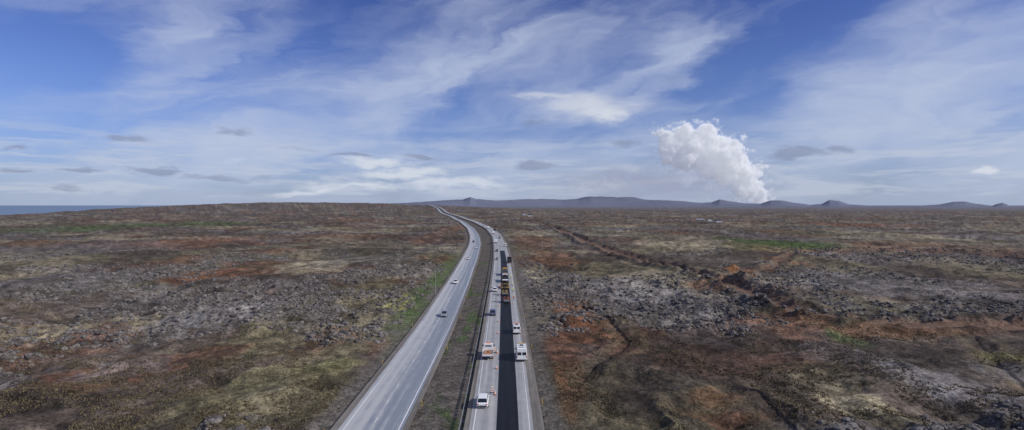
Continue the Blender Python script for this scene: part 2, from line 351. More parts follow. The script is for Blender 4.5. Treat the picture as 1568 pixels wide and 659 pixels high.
mk('mountain_range',np.stack([mx,my,mz],1),np.stack([i*nA+j,i*nA+j+1,(i+1)*nA+j+1,(i+1)*nA+j],-1).reshape(-1,4)[:,::-1],[mm],smooth=True)
# ------------------------------------------------------------------ roads
def road_mat(name,ca,cb,rough=.7,tracks=True,spec=.4,lat=None):
    m=bpy.data.materials.new(name); m.use_nodes=True; t=NT(m.node_tree); b=t.n['Principled BSDF']
    uv=t.new('ShaderNodeUVMap').outputs[0]; s=t.new('ShaderNodeSeparateXYZ'); t.l.new(uv,s.inputs[0])
    n1=t.noise(t.xyz(t.m('MULTIPLY',s.outputs[0],1.3),t.m('MULTIPLY',s.outputs[1],.02)),1.,5,.6).outputs['Fac']
    n2=t.noise(t.xyz(s.outputs[0],t.m('MULTIPLY',s.outputs[1],.35)),.8,6,.65).outputs['Fac']
    n3=t.noise(uv,9,3,.6).outputs['Fac']
    f=t.m('ADD',t.m('MULTIPLY',n1,.55),t.m('ADD',t.m('MULTIPLY',n2,.3),t.m('MULTIPLY',n3,.15)))
    if tracks:
        wv=t.m('SINE',t.m('MULTIPLY_ADD',s.outputs[0],3.5,1.2)); f=t.m('ADD',f,t.m('MULTIPLY',wv,.05))
    if lat: f=t.m('ADD',f,t.sm(s.outputs[0],-3.5,3.0,lat,-lat))
    t.put(b.inputs['Base Color'],t.mix(t.sm(f,.36,.64),ca,cb)); b.inputs['Roughness'].default_value=rough; b.inputs['Specular IOR Level'].default_value=spec
    bp=t.new('ShaderNodeBump'); bp.inputs['Strength'].default_value=.3; bp.inputs['Distance'].default_value=.01; t.l.new(n3,bp.inputs['Height']); t.l.new(bp.outputs[0],b.inputs['Normal'])
    return m
ysr=np.concatenate([np.arange(-100,600,3.),600*np.exp(np.arange(0,2.6,.012))])
def cross(fx,y):
    x=fx(y); g=(fx(y+3)-fx(y-3))/6; n=np.hypot(1,g); return x,1/n,-g/n
def strip(fx,o1,o2,lift,m,y0=-100,y1=8000,segs=1,dash=None):
    ys=ysr[(ysr>=y0)&(ysr<=y1)]
    if dash:
        ys=np.concatenate([[a,a+dash[0]] for a in np.arange(y0,y1,dash[0]+dash[1])])
    x,nx,ny=cross(fx,ys); V=[];U=[]
    for k in range(segs+1):
        o=o1+(o2-o1)*k/segs; X_=x+nx*o; Y_=ys+ny*o
        V.append(np.stack([X_,Y_,base_z(X_,Y_)+lift*(1+ys.clip(0)/150)+.0004*ys.clip(0)],1)); U.append(np.stack([np.full(len(ys),o),ys],1))
    n=len(ys); V=np.concatenate(V);U=np.concatenate(U); Fc=[]
    for k in range(segs):
        idx=np.arange(0,n-1,2 if dash else 1); Fc.append(np.stack([k*n+idx,(k+1)*n+idx,(k+1)*n+idx+1,k*n+idx+1],-1))
    return V,np.concatenate(Fc),U
def road(name,parts):
    V=[];Fa=[];U=[];M=[];mats=[];o=0
    for (v_,f_,u_),m in parts:
        if m not in mats: mats.append(m)
        V.append(v_);Fa.append(f_+o);U.append(u_);M.append(np.full(len(f_),mats.index(m)));o+=len(v_)
    return mk(name,np.concatenate(V),np.concatenate(Fa),mats,midx=np.concatenate(M),uv=np.concatenate(U))
A1=road_mat('worn_asphalt',(.21,.235,.275),(.43,.43,.43),.6,lat=.11); A2=road_mat('old_asphalt',(.25,.255,.265),(.39,.385,.38),.7)
A3=road_mat('fresh_asphalt',(.007,.008,.011),(.016,.017,.022),.6,False,.18); SH=road_mat('gravel_shoulder',(.12,.11,.10),(.24,.22,.20),.9,False,.1)
WP=road_mat('white_road_paint',(.5,.5,.5),(.8,.8,.79),.6,False)
road('left_carriageway',[(strip(XL,-4.7,4.7,.05,0,segs=4),A1),(strip(XL,-5.9,-4.7,.03,0),SH),(strip(XL,4.7,5.6,.03,0),SH),(strip(XL,4.1,4.28,.058,0,y1=1500),WP),(strip(XL,-4.0,-3.85,.058,0,y1=900),WP),(strip(XL,-.06,.06,.058,0,y0=60,y1=700,dash=(2,6)),WP)])
road('right_carriageway',[(strip(XR,-4.9,4.6,.05,0,segs=4),A2),(strip(XR,4.6,6.2,.03,0),SH),(strip(XR,-5.7,-4.9,.03,0),SH),(strip(XR,-.85,2.45,.075,0,y1=398),A3),(strip(XR,-4.35,-4.17,.058,0,y1=1500),WP),(strip(XR,4.0,4.12,.058,0,y0=-50,y1=900),WP)])
# ------------------------------------------------------------------ rocks & tufts
def icov(sub):
    bm=bmesh.new(); bmesh.ops.create_icosphere(bm,subdivisions=sub,radius=1); v_=np.array([v.co[:] for v in bm.verts]); f_=np.array([[a.index for a in f.verts] for f in bm.faces]); bm.free(); return v_,f_
iv,if_=icov(1)
def scatter(n,ymin,ymax):
    y=ymin*(ymax/ymin)**RNG.random(n); x=y*np.tan(np.radians(46))*(RNG.random(n)*2-1)
    return x,y
x,y=scatter(130000,70,420); z,qq=terrain(x,y); keep=(qq['rk']*ss(qq['m2'],.33,.6)>.2+RNG.random(len(x))*.8)&(qq['dc']>5)&(qq['dt']>3.5)
x,y,z=x[keep],y[keep],z[keep]; n=min(len(x),24000); x,y,z=x[:n],y[:n],z[:n]
r_=.10+.55*RNG.random(n)**3.2+.0006*y; an=RNG.random(n)*6.28
Vv=iv[None]*(1+.35*(RNG.random((n,len(iv),1))-.5))*np.stack([r_*(.8+.6*RNG.random(n)),r_*(.8+.6*RNG.random(n)),r_*.8],1)[:,None,:]
ca,sa=np.cos(an)[:,None],np.sin(an)[:,None]
Vx=Vv[:,:,0]*ca-Vv[:,:,1]*sa+x[:,None]; Vy=Vv[:,:,0]*sa+Vv[:,:,1]*ca+y[:,None]; Vz=Vv[:,:,2]+z[:,None]+.1*r_[:,None]
rc=(np.array([.145,.132,.125])[None]*(.5+.9*RNG.random((n,1)))); rc=np.repeat(rc,len(iv),0)
rm=bpy.data.materials.new('lava_stone'); rm.use_nodes=True; t=NT(rm.node_tree); b=t.n['Principled BSDF']; at=t.new('ShaderNodeAttribute',attribute_name='tone').outputs['Color']
n_=t.noise(t.new('ShaderNodeTexCoord').outputs['Object'],6,3); f=t.sm(n_.outputs['Fac'],.3,.7,.6,1.3); t.put(b.inputs['Base Color'],t.mix(1.,at,t.xyz(f,f,f),'MULTIPLY')); b.inputs['Roughness'].default_value=.95; b.inputs['Specular IOR Level'].default_value=.1
mk('lava_rocks',np.stack([Vx,Vy,Vz],-1).reshape(-1,3),(if_[None]+np.arange(n)[:,None,None]*len(iv)).reshape(-1,3),[rm],attr=rc)
x,y=scatter(60000,70,300); z,qq=terrain(x,y); keep=(qq['dc']>4.5)&(qq['dt']>4)&(fbm(x,y,12,3,777)>.52)
x,y,z=x[keep],y[keep],z[keep]; n=len(x); nb_=6
bx=np.repeat(x,nb_)+RNG.normal(0,.16,n*nb_); by=np.repeat(y,nb_)+RNG.normal(0,.16,n*nb_); bz=np.repeat(z,nb_); th=RNG.random(n*nb_)*6.28; hh_=.12+.28*RNG.random(n*nb_); wd=.05+.07*RNG.random(n*nb_)
V=np.stack([np.stack([bx-wd*np.cos(th),by-wd*np.sin(th),bz-.05],1),np.stack([bx+wd*np.cos(th),by+wd*np.sin(th),bz-.05],1),np.stack([bx+.15*np.sin(th),by+.15*np.cos(th),bz+hh_],1)],1).reshape(-1,3)
kk=RNG.random((n,1)); tcol=np.array([.070,.055,.038])*(1-kk)+np.array([.19,.158,.095])*kk; tcol=np.repeat(tcol,nb_*3,0)
mk('heath_grass',V,np.arange(len(V)).reshape(-1,3),[rm],attr=tcol)
# ------------------------------------------------------------------ volcanic plume and its drifting ash haze (volumes grown from puffs)
DP=14000.; S=DP/F
def PP(u,v_,dd=0): return ((u-CX)*S,DP+dd*S,(HZ-v_)*S+H)
main=[(1168,309,9),(1160,300,14),(1149,287,19),(1138,270,22),(1130,251,20),(1110,246,28),(1088,234,29),(1064,220,26),(1080,206,19),(1048,206,18),(1024,213,17),(1011,205,9),(1104,225,20),(1052,240,25),(1025,236,18),(1114,268,20),(1132,289,16),(1090,256,21)]
ashp=[(1062,272,30),(1098,288,26),(1125,302,14),(1030,262,30),(1000,260,28),(965,270,22),(1040,294,22),(990,290,20),(930,278,17),(890,285,13),(1005,238,16),(1075,300,16),(855,290,9)]
sv,sf=icov(2); ctr=np.array(PP(1080,300))
def puffs(lst,seed,n1,back):
    rs=random.Random(seed); sph=[]
    for (u,v_,r) in lst:
        p0=Vector(PP(u,v_,rs.uniform(-8,8)+back)); R0=r*S; sph.append((p0,R0*.93))
        for k in range(n1):
            d=Vector((rs.gauss(0,1),rs.gauss(0,1)-.4,rs.gauss(0,1)+.2)).normalized(); r1=R0*rs.uniform(.25,.42); p1=p0+d*R0*.8; sph.append((p1,r1))
            for q_ in range(4):
                d2=(d*.8+Vector((rs.gauss(0,1),rs.gauss(0,1)-.3,rs.gauss(0,1)+.2)).normalized()).normalized(); sph.append((p1+d2*r1*.8,r1*rs.uniform(.35,.5)))
    return np.concatenate([sv*r+np.array(p)[None] for p,r in sph])-ctr, np.concatenate([sf+k*len(sv) for k in range(len(sph))])
def volume(name,lst,seed,n1,back,lo,hi,kd,colA,colB,emA,emB,voxel,bandw,nsc,namp,tlo,thi):
    V,Fp=puffs(lst,seed,n1,back)
    pm=bpy.data.materials.new(name+'_glowing_vapour'); pm.use_nodes=True; t=NT(pm.node_tree); t.n.remove(t.n['Principled BSDF']); out=t.n['Material Output']
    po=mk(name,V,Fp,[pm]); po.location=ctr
    oc=t.new('ShaderNodeTexCoord').outputs['Object']; da=t.new('ShaderNodeAttribute',attribute_name='density').outputs['Fac']
    n=t.noise(oc,nsc,4,.62).outputs['Fac']; s=t.new('ShaderNodeSeparateXYZ'); t.l.new(oc,s.inputs[0])
    nn=t.noise(oc,.0025,2).outputs['Fac']
    k=t.m('ADD',t.m('MULTIPLY',s.outputs[0],-.0006),t.m('MULTIPLY',s.outputs[2],-.0008)); k=t.sm(t.m('ADD',k,t.m('MULTIPLY_ADD',nn,.9,-.45)),lo,hi)
    dn=t.m('MULTIPLY',t.sm(t.m('ADD',da,t.m('MULTIPLY_ADD',n,namp,-namp/2)),tlo,thi),kd)
    vs=t.new('ShaderNodeVolumeScatter'); t.put(vs.inputs['Color'],t.mix(k,colA,colB)); t.put(vs.inputs['Density'],dn); vs.inputs['Anisotropy'].default_value=0
    em=t.new('ShaderNodeEmission'); t.put(em.inputs[0],t.mix(k,emA,emB)); t.put(em.inputs[1],dn)  # added glow imitates multiple scattering in the cloud, no real light source
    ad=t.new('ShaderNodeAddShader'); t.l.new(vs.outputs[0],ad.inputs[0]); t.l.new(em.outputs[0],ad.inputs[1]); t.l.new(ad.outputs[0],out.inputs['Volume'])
    gn=bpy.data.node_groups.new(name+'_grow','GeometryNodeTree'); gn.interface.new_socket('Geometry',in_out='INPUT',socket_type='NodeSocketGeometry'); gn.interface.new_socket('Geometry',in_out='OUTPUT',socket_type='NodeSocketGeometry')
    gi=gn.nodes.new('NodeGroupInput'); go=gn.nodes.new('NodeGroupOutput'); mv=gn.nodes.new('GeometryNodeMeshToVolume'); mv.resolution_mode='VOXEL_SIZE'
    mv.inputs['Voxel Size'].default_value=voxel; mv.inputs['Density'].default_value=1.0; mv.inputs['Interior Band Width'].default_value=bandw
    st=gn.nodes.new('GeometryNodeSetMaterial'); st.inputs['Material'].default_value=pm
    gn.links.new(gi.outputs[0],mv.inputs[0]); gn.links.new(mv.outputs[0],st.inputs[0]); gn.links.new(st.outputs[0],go.inputs[0])
    po.modifiers.new('v','NODES').node_group=gn
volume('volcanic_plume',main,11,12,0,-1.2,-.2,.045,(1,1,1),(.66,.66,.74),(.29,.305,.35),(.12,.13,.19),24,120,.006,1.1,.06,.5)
volume('ash_haze',ashp,23,5,22,-1.,0.,.0060,(.45,.45,.53),(.42,.42,.50),(.10,.11,.165),(.10,.11,.165),45,260,.003,1.3,.10,1.0)
# ------------------------------------------------------------------ mesh builder for objects
class MB:
    def __init__(s): s.v=[];s.f=[];s.m=[];s.mats=[]
    def mi(s,m):
        if m not in s.mats: s.mats.append(m)
        return s.mats.index(m)
    def add(s,vs,fs,m):
        o=len(s.v); s.v+=[tuple(a) for a in vs]; s.f+=[tuple(i+o for i in f) for f in fs]
        ms=m if isinstance(m,list) else [m]*len(fs); s.m+=[s.mi(a) for a in ms]
    def box(s,c,d,m,top=(1,1),sh=0.,bev=0.):
        x,y,z=c;a,b,h=d[0]/2,d[1]/2,d[2]/2; tx,ty=top
        vs=[(x-a,y-b,z-h),(x+a,y-b,z-h),(x+a,y+b,z-h),(x-a,y+b,z-h),(x-a*tx,y-b*ty+sh,z+h),(x+a*tx,y-b*ty+sh,z+h),(x+a*tx,y+b*ty+sh,z+h),(x-a*tx,y+b*ty+sh,z+h)]
        s.add(vs,[(3,2,1,0),(4,5,6,7),(0,1,5,4),(1,2,6,5),(2,3,7,6),(3,0,4,7)],m)
    def cyl(s,c,r,L,m,axis='x',n=18,r2=None,hub=None):
        r2=r if r2 is None else r2; vs=[];
        for e,rr in ((-L/2,r),(L/2,r2)):
            for k in range(n):
                a=2*math.pi*k/n; u,w_=rr*math.cos(a),rr*math.sin(a)
                p={'x':(e,u,w_),'y':(w_,e,u),'z':(u,w_,e)}[axis]; vs.append(tuple(c[i]+p[i] for i in range(3)))
        fs=[(k,(k+1)%n,n+(k+1)%n,n+k) for k in range(n)]+[tuple(range(n))[::-1],tuple(range(n,2*n))]
        s.add(vs,fs,m)
    def loft(s,secs,m):
        n=len(secs[0]); vs=[p for q_ in secs for p in q_]; fs=[]
        for a in range(len(secs)-1):
            for k in range(n): fs.append((a*n+k,a*n+(k+1)%n,(a+1)*n+(k+1)%n,(a+1)*n+k))
        fs+= [tuple(range(n))[::-1],tuple(range((len(secs)-1)*n,len(secs)*n))]; s.add(vs,fs,m)
    def wheel(s,c,r,w_):
        s.cyl(c,r,w_,TYRE); sg=1 if c[0]>0 else -1; s.cyl((c[0]+sg*w_*.5,c[1],c[2]),r*.6,.03,RIM)
    def obj(s,name,loc=(0,0,0),rot=0.,bevel=0.02):
        me=bpy.data.meshes.new(name); me.from_pydata(s.v,[],s.f); [me.materials.append(a) for a in s.mats]
        me.polygons.foreach_set('material_index',s.m); me.update()
        bm=bmesh.new(); bm.from_mesh(me); bmesh.ops.recalc_face_normals(bm,faces=bm.faces); bm.to_mesh(me); bm.free()
        o=bpy.data.objects.new(name,me); col.objects.link(o); o.location=loc; o.rotation_euler=(0,0,rot)
        if bevel: b_=o.modifiers.new('b','BEVEL'); b_.width=bevel; b_.segments=2; b_.limit_method='ANGLE'; b_.angle_limit=math.radians(35)
        return o
TYRE=mat('tyre',(.02,.02,.02),.85); RIM=mat('wheel_rim',(.35,.35,.36),.35,.7); GLASS=mat('window_glass',(.018,.022,.028),.08,0,.6,.02)
BLK=mat('black_plastic',(.025,.025,.027),.6); WHITE=mat('white_paint',(.78,.78,.78),.3,0,None,.04); RED=mat('red_lamp',(.45,.02,.015),.3); LAMP=mat('clear_lamp',(.75,.75,.72),.2)
BLUE=mat('blue_paint',(.05,.09,.2),.28,.3,None,.04); SILV=mat('silver_paint',(.42,.43,.45),.3,.5,None,.04); DARKP=mat('dark_paint',(.03,.033,.04),.28,.2,None,.04); REDP=mat('red_paint',(.35,.03,.02),.35)
YEL=mat('machine_yellow',(.55,.36,.05),.45,0,None,.15); ORA=mat('machine_orange',(.42,.11,.04),.45,0,None,.15); STEEL=mat('steel',(.32,.32,.33),.4,.8,None,.2); WOOD=mat('load_timber',(.36,.17,.08),.8,0,None,.3); GALV=mat('galvanised',(.42,.43,.44),.45,.6)
HOT=mat('hot_asphalt',(.015,.015,.016),.8,0,None,.4,8,.6); HIV=mat('hi_vis_yellow',(.62,.75,.05),.7); HIO=mat('hi_vis_orange',(.8,.2,.03),.7); NAVY=mat('work_trousers',(.03,.035,.06),.9); SKIN=mat('skin',(.5,.32,.24),.6)
CONC=mat('concrete',(.35,.34,.32),.9); ROOFR=mat('red_roof',(.25,.07,.05),.6); DOOR=mat('door_paint',(.12,.08,.06),.6)
def car(name,paint,loc,rot,L=4.4,W=1.8,Ht=1.5,kind='hatch'):
    b=MB(); hw=W/2; zb=.24; belt=Ht*.62
    ys=[-L/2,-L/2+.12,-L*.36,-L*.1,L*.2,L*.38,L/2-.12,L/2]
    top=[belt*.8,belt*.98,belt,belt,belt*.99,belt*.9,belt*.8,belt*.62]; wd=[.84,.94,1,1,1,.98,.92,.78]
    if kind=='sedan': top[0]=belt*.85
    secs=[]
    for y_,tz,ww in zip(ys,top,wd):
        a=hw*ww; secs.append([(-a*.9,y_,zb),(a*.9,y_,zb),(a,y_,zb+.2),(a,y_,tz-.12),(a*.9,y_,tz),(-a*.9,y_,tz),(-a,y_,tz-.12),(-a,y_,zb+.2)])
    b.loft(secs,paint)
    rb={'hatch':-L*.46,'sedan':-L*.36,'suv':-L*.47}[kind]; rt={'hatch':-L*.37,'sedan':-L*.19,'suv':-L*.42}[kind]
    fb,ft=L*.24,L*.07; wb,wt=hw*.9,hw*.74; zt=Ht
    vs=[(-wb,rb,belt-.03),(wb,rb,belt-.03),(wb,fb,belt-.03),(-wb,fb,belt-.03),(-wt,rt,zt-.04),(wt,rt,zt-.04),(wt,ft,zt-.04),(-wt,ft,zt-.04)]
    b.add(vs,[(0,1,5,4),(1,2,6,5),(2,3,7,6),(3,0,4,7),(4,5,6,7)],GLASS)
    b.box((0,(rt+ft)/2,zt-.015),(wt*2+.05,(ft-rt)+.06,.06),paint,top=(.92,.96))
    for sx in (-1,1):
        for (ya,yb_) in ((rb,rt),(fb,ft),((rb+fb)/2-.1,(rt+ft)/2-.1)):
            xa,xb=sx*(wb+.008),sx*(wt+.012)
            b.add([(xa,ya-.05,belt-.03),(xa,ya+.06,belt-.03),(xb,yb_+.06,zt-.02),(xb,yb_-.05,zt-.02),(xa-sx*.06,ya-.05,belt-.03),(xa-sx*.06,ya+.06,belt-.03),(xb-sx*.06,yb_+.06,zt-.02),(xb-sx*.06,yb_-.05,zt-.02)],
                  [(0,1,2,3),(7,6,5,4),(0,4,5,1),(1,5,6,2),(2,6,7,3),(3,7,4,0)],paint)
        b.box((sx*(hw+.08),fb-.1,belt+.06),(.18,.12,.13),paint)
        b.box((sx*hw*.74,-L/2+.03,belt*.72),(.3,.1,.16),RED); b.box((sx*hw*.68,L/2-.06,belt*.58),(.34,.12,.12),LAMP)
        for y_ in (-L*.3,L*.32):
            b.cyl((sx*(hw-.12),y_,.33),.38,.26,BLK,n=20); b.wheel((sx*(hw-.09),y_,.32),.32,.22)
    b.box((0,-L/2-.01,zb+.18),(W*.8,.08,.2),BLK); b.box((0,L/2+.0,zb+.14),(W*.72,.08,.2),BLK); b.box((0,-L/2-.02,belt*.62),(.5,.03,.11),WHITE)
    return b.obj(name,loc,rot,.03)
def van(name,paint,loc,rot,L=5.6,W=2.0,Ht=2.4,camper=False):
    b=MB(); hw=W/2; zb=.3
    secs=[]
    for y_,tz,ww in [(-L/2,Ht-.08,.94),(-L/2+.15,Ht,.98),(L*.16,Ht,.98),(L*.24,Ht-.12,.97),(L*.36,1.25,.96),(L/2-.1,1.02,.9),(L/2,.75,.82)]:
        a=hw*ww; k=.9 if tz>1.5 else .95
        secs.append([(-a*.92,y_,zb),(a*.92,y_,zb),(a,y_,zb+.22),(a,y_,min(tz-.1,1.2)),(a*k,y_,tz),(-a*k,y_,tz),(-a,y_,min(tz-.1,1.2)),(-a,y_,zb+.22)])
    b.loft(secs,paint)
    b.add([(-hw*.82,L*.252,Ht-.18),(hw*.82,L*.252,Ht-.18),(hw*.86,L*.352,1.34),(-hw*.86,L*.352,1.34),(-hw*.82,L*.27,Ht-.14),(hw*.82,L*.27,Ht-.14),(hw*.86,L*.37,1.38),(-hw*.86,L*.37,1.38)],[(4,7,6,5),(0,1,2,3),(0,4,5,1),(3,2,6,7),(1,5,6,2),(0,3,7,4)],GLASS)
    for sx in (-1,1):
        b.box((sx*hw*.945,L*.17,1.62),(.06,.95,.6),GLASS,top=(1,.75),sh=-.08)
        if camper: b.box((sx*hw*.94,-L*.15,1.65),(.06,1.2,.5),GLASS)
        b.box((sx*hw*.45,-L/2-.01,1.7),(hw*.72,.04,.6),GLASS); b.box((sx*hw*.86,-L/2-.01,1.05),(.14,.05,.4),RED); b.box((sx*hw*.7,L/2-.05,.82),(.36,.12,.2),LAMP)
        b.box((sx*(hw+.12),L*.3,1.4),(.22,.12,.3),BLK)
        for y_ in (-L*.28,L*.32): b.cyl((sx*(hw-.12),y_,.37),.43,.26,BLK,n=20); b.wheel((sx*(hw-.09),y_,.36),.36,.24)
    b.box((0,-L/2-.03,.4),(W*.85,.1,.2),BLK); b.box((0,L/2,.42),(W*.78,.1,.24),BLK)
    b.box((0,-L*.1,Ht+.06),(.7,.9,.1),BLK); 
    for y_ in (-L*.38,-L*.15,L*.08): b.box((0,y_,Ht+.05),(W*.86,.06,.06),GALV)
    b.box((0,L*.14,Ht+.08),(W*.7,.22,.14),HIO if not camper else YEL)
    if camper: b.box((0,-L*.36,Ht+.05),(1.0,.5,.08),GALV)
    return b.obj(name,loc,rot,.04)
def truck(name,cab,bed,loc,rot,L=6.2,W=2.1,kind='flat',cabh=2.3):
    b=MB(); hw=W/2; cl=1.9 if L<8 else 2.2; z0=.75
    b.box((0,-.1,.62),(W*.5,L-.4,.22),BLK)
    y0=L/2-cl
    secs=[]
    for y_,tz,ww in [(y0,cabh,.94),(y0+cl*.55,cabh+.02,.95),(y0+cl*.75,cabh-.1,.95),(y0+cl*.93,cabh*.62,.98),(y0+cl,cabh*.52,.94)]:
        a=hw*ww; secs.append([(-a,y_,.5),(a,y_,.5),(a,y_,min(cabh*.55,tz-.05)),(a*.9,y_,tz),(-a*.9,y_,tz),(-a,y_,min(cabh*.55,tz-.05))])
    b.loft(secs,cab)
    b.add([(-hw*.84,y0+cl*.785,cabh-.13),(hw*.84,y0+cl*.785,cabh-.13),(hw*.88,y0+cl*.925,cabh*.66),(-hw*.88,y0+cl*.925,cabh*.66),(-hw*.84,y0+cl*.80,cabh-.1),(hw*.84,y0+cl*.80,cabh-.1),(hw*.88,y0+cl*.945,cabh*.68),(-hw*.88,y0+cl*.945,cabh*.68)],[(4,7,6,5),(0,1,2,3),(0,4,5,1),(3,2,6,7),(1,5,6,2),(0,3,7,4)],GLASS)
    b.box((0,y0-.01,cabh*.78),(W*.6,.04,cabh*.22),GLASS)
    for sx in (-1,1):
        b.box((sx*hw*.93,y0+cl*.42,cabh*.75),(.07,cl*.5,cabh*.24),GLASS); b.box((sx*(hw+.15),y0+cl*.85,cabh*.72),(.2,.1,.36),BLK)
        b.box((sx*hw*.75,L/2+.02,.75),(.3,.08,.18),LAMP); b.box((sx*hw*.85,-L/2,.75),(.22,.08,.15),RED)
        wy=[L/2-cl*.5,-L*.28]+([-L*.28-1.25] if L>8 else []); r=.4 if L<8 else .5
        for y_ in wy: b.wheel((sx*(hw-.16),y_,r),r,.28)
    bl=L-cl-.15; yc=-L/2+bl/2
    b.box((0,yc,z0+.1),(W,bl,.12),BLK if kind!='flat' else GALV)
    if kind=='flat':
        for sx in (-1,1): b.box((sx*(hw-.03),yc,z0+.33),(.05,bl,.32),bed)
        b.box((0,-L/2+.03,z0+.33),(W-.12,.05,.32),bed); b.box((0,-L/2+bl-.03,z0+.6),(W-.12,.05,.85),bed)
        b.box((-.1,yc-.1,z0+.3),(W*.7,bl*.75,.26),WOOD); b.box((.35,yc+.3,z0+.5),(W*.25,bl*.4,.2),WOOD)
    elif kind=='dump':
        for sx in (-1,1): b.box((sx*(hw-.05),yc,z0+.72),(.1,bl,1.1),bed)
        b.box((0,-L/2+.05,z0+.62),(W-.2,.1,.9),bed); b.box((0,-L/2+bl-.05,z0+.85),(W-.2,.1,1.36),bed); b.box((0,yc,z0+.6),(W-.24,bl-.3,.86),HOT,top=(.9,.9))
        for y_ in np.linspace(-L/2+.6,-L/2+bl-.6,5):
            for sx in (-1,1): b.box((sx*(hw+.02),y_,z0+.7),(.06,.1,1.0),bed)
    else:
        b.box((0,yc,z0+1.35),(W+.1,bl,2.3),bed); b.box((0,-L/2-.01,z0+1.35),(.03,.03,2.1),BLK)
    b.box((0,y0+cl*.4,cabh+.1),(W*.5,.2,.13),HIO)
    return b.obj(name,loc,rot,.03)
def roller(name,paint,loc,rot):
    b=MB()
    for y_ in (-1.45,1.45):
        b.cyl((0,y_,.62),.62,1.7,STEEL,n=28)
        for sx in (-1,1): b.box((sx*.94,y_,.85),(.12,.5,.9),paint)
        b.box((0,y_,1.32),(2.0,.8,.14),paint)
    b.box((0,1.2,1.2),(1.3,1.2,.75),paint,top=(.9,.85)); b.box((0,-1.1,1.15),(1.3,1.1,.6),BLK); b.box((0,0,.9),(1.2,1.7,.5),paint)
    b.box((0,-.3,1.4),(1.2,.5,.3),BLK); b.box((0,-.5,1.75),(.6,.12,.6),BLK); b.cyl((0,.25,1.75),.2,.05,BLK,'y')
    for sx in (-1,1):
        for y_ in (-.75,.5): b.box((sx*.62,y_,1.95),(.07,.07,1.5),BLK)
    b.box((0,-.12,2.72),(1.6,1.7,.1),BLK,top=(.94,.94)); b.cyl((.4,-.1,2.83),.08,.14,HIO,'z'); b.box((0,1.82,1.1),(1.1,.06,.3),BLK)
    return b.obj(name,loc,rot,.03)
def paver(name,loc,rot):
    b=MB()
    for sx in (-1,1):
        b.box((sx*.95,.2,.42),(.4,3.6,.6),BLK,top=(1,.86)); b.box((sx*1.0,2.5,.95),(.5,1.7,.14),YEL); b.box((sx*1.3,2.5,1.3),(.08,1.8,.8),YEL,top=(1,.9))
        for k in (-1.2,-.3,.6,1.5): b.cyl((sx*1.16,k,.38),.24,.06,STEEL)
        b.cyl((sx*.45,3.45,.35),.16,.6,STEEL); b.box((sx*1.3,-1.2,.75),(.14,3.6,.2),YEL)
        for y_ in (-1.5,.5): b.box((sx*.95,y_,2.5),(.07,.07,1.4),BLK)
        b.box((sx*.75,-1.2,2.0),(.5,.5,.5),BLK)
    b.box((0,2.5,.9),(2.1,1.6,.35),HOT,top=(.8,.8)); b.box((0,1.55,1.2),(2.2,.1,.9),YEL)
    b.box((0,.4,1.25),(1.9,2.2,1.1),YEL,top=(.95,.95)); b.box((0,.6,1.83),(1.2,1.2,.06),BLK); b.box((0,-1.1,1.2),(1.9,1.0,.8),BLK); b.box((0,-1.15,1.62),(2.0,1.3,.06),STEEL)
    b.box((0,-.5,1.95),(1.6,.25,.5),BLK); b.box((0,-.5,3.25),(2.3,2.4,.1),WHITE,top=(.95,.95)); b.cyl((.5,1.1,2.2),.07,.8,STEEL,'z')
    b.box((0,-2.6,.42),(3.3,.7,.5),YEL); b.box((0,-3.0,.45),(3.3,.35,.1),STEEL); b.box((0,-3.0,1.0),(3.2,.05,.05),BLK); b.cyl((0,-2.1,.35),.2,3.1,STEEL)
    for sx in (-1.6,0,1.6): b.box((sx,-3.0,.75),(.05,.05,.55),BLK)
    return b.obj(name,loc,rot,.02)
